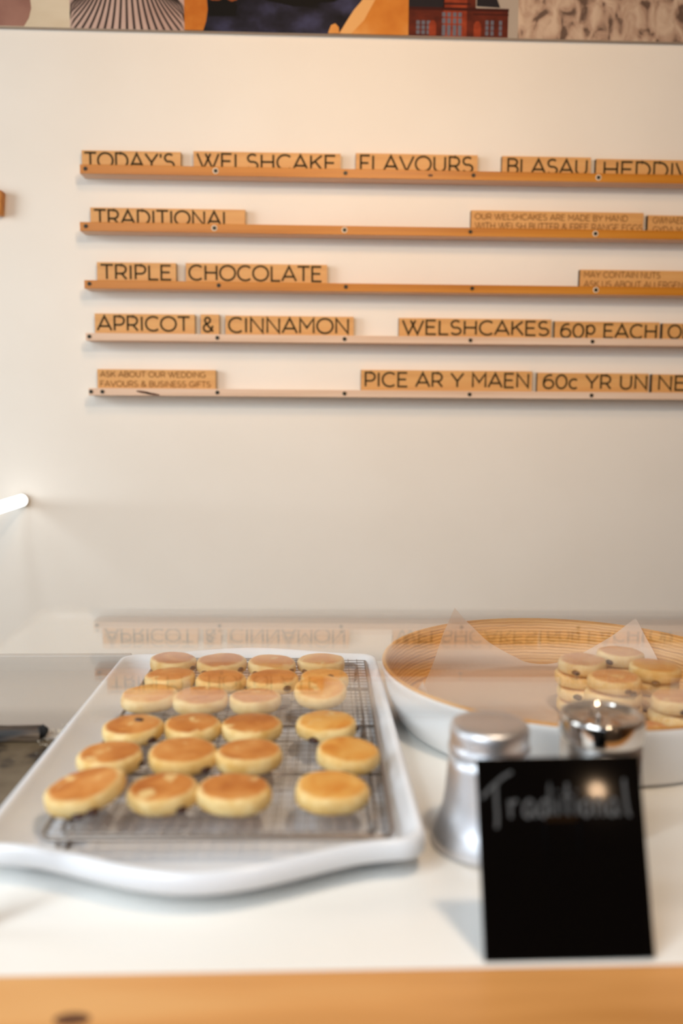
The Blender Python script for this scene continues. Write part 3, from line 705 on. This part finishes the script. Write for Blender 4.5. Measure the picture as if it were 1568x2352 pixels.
for i in range(n+1):
    row = []
    for j in range(n+1):
        u, v = i/n, j/n
        q = P4[0]*(1-u)*(1-v) + P4[1]*u*(1-v) + P4[2]*u*v + P4[3]*(1-u)*v
        e = max((4*u*(1-u))**2*(2*abs(v-.5))**3, (4*v*(1-v))**2*(2*abs(u-.5))**3)
        q = q*(1 - .12*e)
        row.append(bm.verts.new(drape(q.x, q.y)))
    g.append(row)
for i in range(n):
    for j in range(n): f = bm.faces.new((g[i][j], g[i+1][j], g[i+1][j+1], g[i][j+1])); f.smooth = True
bmesh.ops.recalc_face_normals(bm, faces=bm.faces)
tag(obj('baking_paper', bm, M['paper'], loc=(BX, BY, CT)), 'sheet of pale baking paper with upturned corners lining the bamboo bowl', 'baking paper')
FZ0 = CT + ZF + .0014
SR = .0298
STK = [ # x, y, n cakes, description, raisins of top
 (.331, 1.012, 4, 'stack left and rear in the bowl', {3: [(238, .35, .98)], 1: [(240, .6, .98)], 2: []}, (0, 0)),
 (.3895, 1.046, 4, 'rear stack in the bowl', {3: [(225, .45, .98)]}, (0, 0)),
 (.347, .944, 4, 'middle stack in the bowl', {3: [(280, .4, .98), (292, .25, .98)], 2: []}, (0, 0)),
 (.4095, .986, 4, 'stack under the upturned right paper corner', {3: [(250, .1, .98)]}, (0, 0)),
 (.410, .922, 3, 'stack at the right photo edge', {2: [(262, .4, .98)]}, (0, 0)),
 (.357, .868, 2, 'low stack nearest the bowl rim', {1: [(320, .5, .97)]}, (0, 0)),
]
LV = {4: ['lowest', 'second from bottom', 'third from bottom', 'topmost'], 3: ['lowest', 'middle', 'topmost'], 2: ['lower', 'upper']}
for (x, y, k, desc, rs, _) in STK:
    z = FZ0
    for i in range(k):
        dx, dy = (crnd.uniform(-.003, .003), crnd.uniform(-.003, .003)) if i < k-1 else (0, 0)
        cake('cake_sugar' if not (desc.startswith('stack under') and i == k-1) else 'cake_gold', x+dx, y+dy, z, SR + crnd.uniform(-.001, .001), 'sugared griddle cake, %s of the %s' % (LV[k][i], desc), 'griddle cakes stacked in the bamboo bowl', raisins=rs.get(i, ()))
        z += H0*1.055

# ------------------------------------------------------------------ shakers
s1c = on_z(1117, 1932, CT); print('shaker', s1c)
s1 = thing('sugar_shaker', 'satin aluminium sugar shaker with flared base, left behind the chalkboard', 'shaker', (s1c.x, s1c.y, CT))
obj('body', lathe([(.044, 0), (.0475, .001), (.048, .004), (.0465, .012), (.0425, .021), (.0385, .031), (.0365, .045), (.0345, .070), (.0335, .0815)], n=72), M['aluminium'], s1)
obj('lid', lathe([(.0337, .0817), (.0345, .083), (.0345, .0865), (.0330, .0885), (.0332, .092), (.0335, .1005), (.0322, .1045), (.0290, .1062), (.024, .1068), (.012, .1072), (.0, .1074)][:-1], n=72), M['aluminium'], s1)
s2c = on_z(1371, 1905, CT)
s2 = thing('steel_shaker', 'polished chrome shaker behind the right half of the chalkboard', 'shaker', (s2c.x, s2c.y, CT))
obj('body', lathe([(.034, 0), (.0355, .0012), (.0358, .004), (.0352, .02), (.0345, .085)], n=72), M['steel'], s2)
obj('lid', lathe([(.0347, .0852), (.0362, .0862), (.0366, .088), (.0366, .103), (.0358, .1062), (.0345, .1072), (.0325, .107), (.0315, .105), (.0300, .1025), (.0180, .1018), (.004, .1035)], n=72), M['chrome'], s2)
bm = bmesh.new(); add_tube(bm, [(-.004, -.006, .1035), (-.004, .0, .108), (-.004, .012, .108), (-.004, .018, .1035)], .0016, 8); obj('lid_handle', bm, M['chrome'], s2)

# ------------------------------------------------------------------ chalkboard
b0, b1 = on_z(1112, 2210, CT), on_z(1506, 2207, CT); print('sign', b0, b1)
yb = max((b0.y + b1.y)/2, ye + .002); sw = (b1.x - b0.x); sh = .132; lean = radians(18)
sg = thing('chalkboard_sign', 'small black chalkboard sign with chalk writing, standing in front of the shakers', 'sign', ((b0.x+b1.x)/2, yb, CT+.0008))
sg.rotation_euler = (0, radians(-.6), 0)
bm = box(-sw/2, sw/2, 0, .003, 0, sh, bev=.0006); bmesh.ops.rotate(bm, verts=bm.verts, cent=(0, 0, 0), matrix=Matrix.Rotation(-lean, 3, 'X'))
obj('board', bm, M['board'], sg)
bm = bmesh.new()
for s in (-1, 1): 
    add_poly(bm, [(s*.012, .006, .0), (s*.012, .05, 0), (s*.012, .026, .09)])
add_poly(bm, [(-.012, .05, 0), (.012, .05, 0), (.012, .026, .09), (-.012, .026, .09)])
obj('stand', bm, M['board'], sg)
CH = [  # the written word, in units where the small letters are 1 tall
 [(.0, 1.15), (.9, 1.75), (2.1, 2.35), (2.9, 2.6)], [(1.35, 2.0), (1.3, 1.0), (1.35, 0.1), (1.25, -.55)],
 [(2.55, 1.0), (2.6, .0)], [(2.6, .55), (2.9, .95), (3.3, .95)],
 [(4.75, .85), (4.3, 1.0), (3.85, .6), (3.85, .15), (4.2, 0), (4.6, .3), (4.75, .85), (4.75, .2), (4.95, 0)],
 [(6.15, .85), (5.75, 1.0), (5.3, .6), (5.3, .15), (5.65, 0), (6.0, .3), (6.2, .85), (6.35, 2.0), (6.25, .3), (6.45, 0)],
 [(7.0, 1.0), (7.0, .1)], [(7.05, 1.4), (7.1, 1.5)],
 [(7.95, 1.9), (7.85, .2), (8.1, 0)], [(7.5, 1.15), (8.35, 1.2)],
 [(8.75, 1.0), (8.75, .1)], [(8.8, 1.4), (8.85, 1.5)],
 [(9.65, .95), (9.25, .7), (9.25, .2), (9.6, 0), (10.0, .3), (9.98, .8), (9.65, .95)],
 [(10.5, 1.0), (10.5, 0)], [(10.5, .6), (10.85, .98), (11.15, .8), (11.2, 0)],
 [(12.5, .85), (12.1, 1.0), (11.65, .6), (11.65, .15), (12.0, 0), (12.35, .3), (12.5, .85), (12.5, .2), (12.7, 0)],
 [(13.3, 2.1), (13.35, .9), (13.5, .05), (13.7, 0)],
]
bm = bmesh.new(); kx = .105/13.9; kz = .0118
def CP(x, z):
    v = Vector((-sw/2 + .003 + x*kx, -.0003, sh - .0400 + z*kz)); v.rotate(Matrix.Rotation(-lean, 3, 'X')); return v
for st in CH:
    d = []
    for a, c in zip(st[:-1], st[1:]):
        for i in range(4): d.append((a[0] + (c[0]-a[0])*i/4, a[1] + (c[1]-a[1])*i/4))
    d.append(st[-1])
    sm = [d[0]] + [((d[i-1][0]+2*d[i][0]+d[i+1][0])/4, (d[i-1][1]+2*d[i][1]+d[i+1][1])/4) for i in range(1, len(d)-1)] + [d[-1]]
    sc = [(x*kx, z*kz) for x, z in sm]
    ribbon(bm, sc, .0021, lambda x, z: CP(x/kx, z/kz))
obj('lettering', bm, M['chalk'], sg)

# ------------------------------------------------------------------ glass shelf over the counter
G0 = Vector((0, .5218, ZC - .1997)); GT, GS = .0181, -.0041
def on_glass(px, py):
    d = ray(px, py); nn = Vector((-GS, -GT, 1)); return CAM + d*((G0 - CAM).dot(nn)/d.dot(nn))
def gz(x, y): return G0.z + GT*(y - G0.y) + GS*x
gf = on_glass(100, 1394); gn = on_glass(784, 1630); print('glass', gf, gn)
gx0, gy1, gy0_ = gf.x, (gf.y + on_glass(1200, 1397).y)/2, gn.y
gl = thing('glass_shelf', 'clear glass shelf above the counter, mirroring the word tiles', 'glass shelf', (0, 0, 0))
bm = bmesh.new(); TH = .006; rr = .012; pl = []
for (X, Y, a0) in ((.95, gy0_, -90), (.95, gy1, 0), (gx0, gy1, 90), (gx0, gy0_, 180)):
    sx = -1 if X > 0 else 1; sy = 1 if Y == gy0_ else -1
    for i in range(7): a = radians(a0 + 15*i); pl.append((X + sx*rr + rr*cos(a), Y + sy*rr + rr*sin(a)))
tv = [bm.verts.new((x, y, gz(x, y))) for x, y in pl]; bv = [bm.verts.new((x, y, gz(x, y) - TH)) for x, y in pl]
bm.faces.new(tv); bm.faces.new(bv[::-1])
for i in range(len(pl)): k = (i+1) % len(pl); bm.faces.new((bv[i], bv[k], tv[k], tv[i]))
obj('pane', bm, M['glass'], gl)
for (X, Y) in ((gx0+.02, gy0_+.02), (.92, gy0_+.02), (.92, gy1-.03)):
    bm = bmesh.new(); add_tube(bm, [(X, Y, CT), (X, Y, gz(X, Y) - TH)], .007, 16); obj('post', bm, M['steel'], gl)
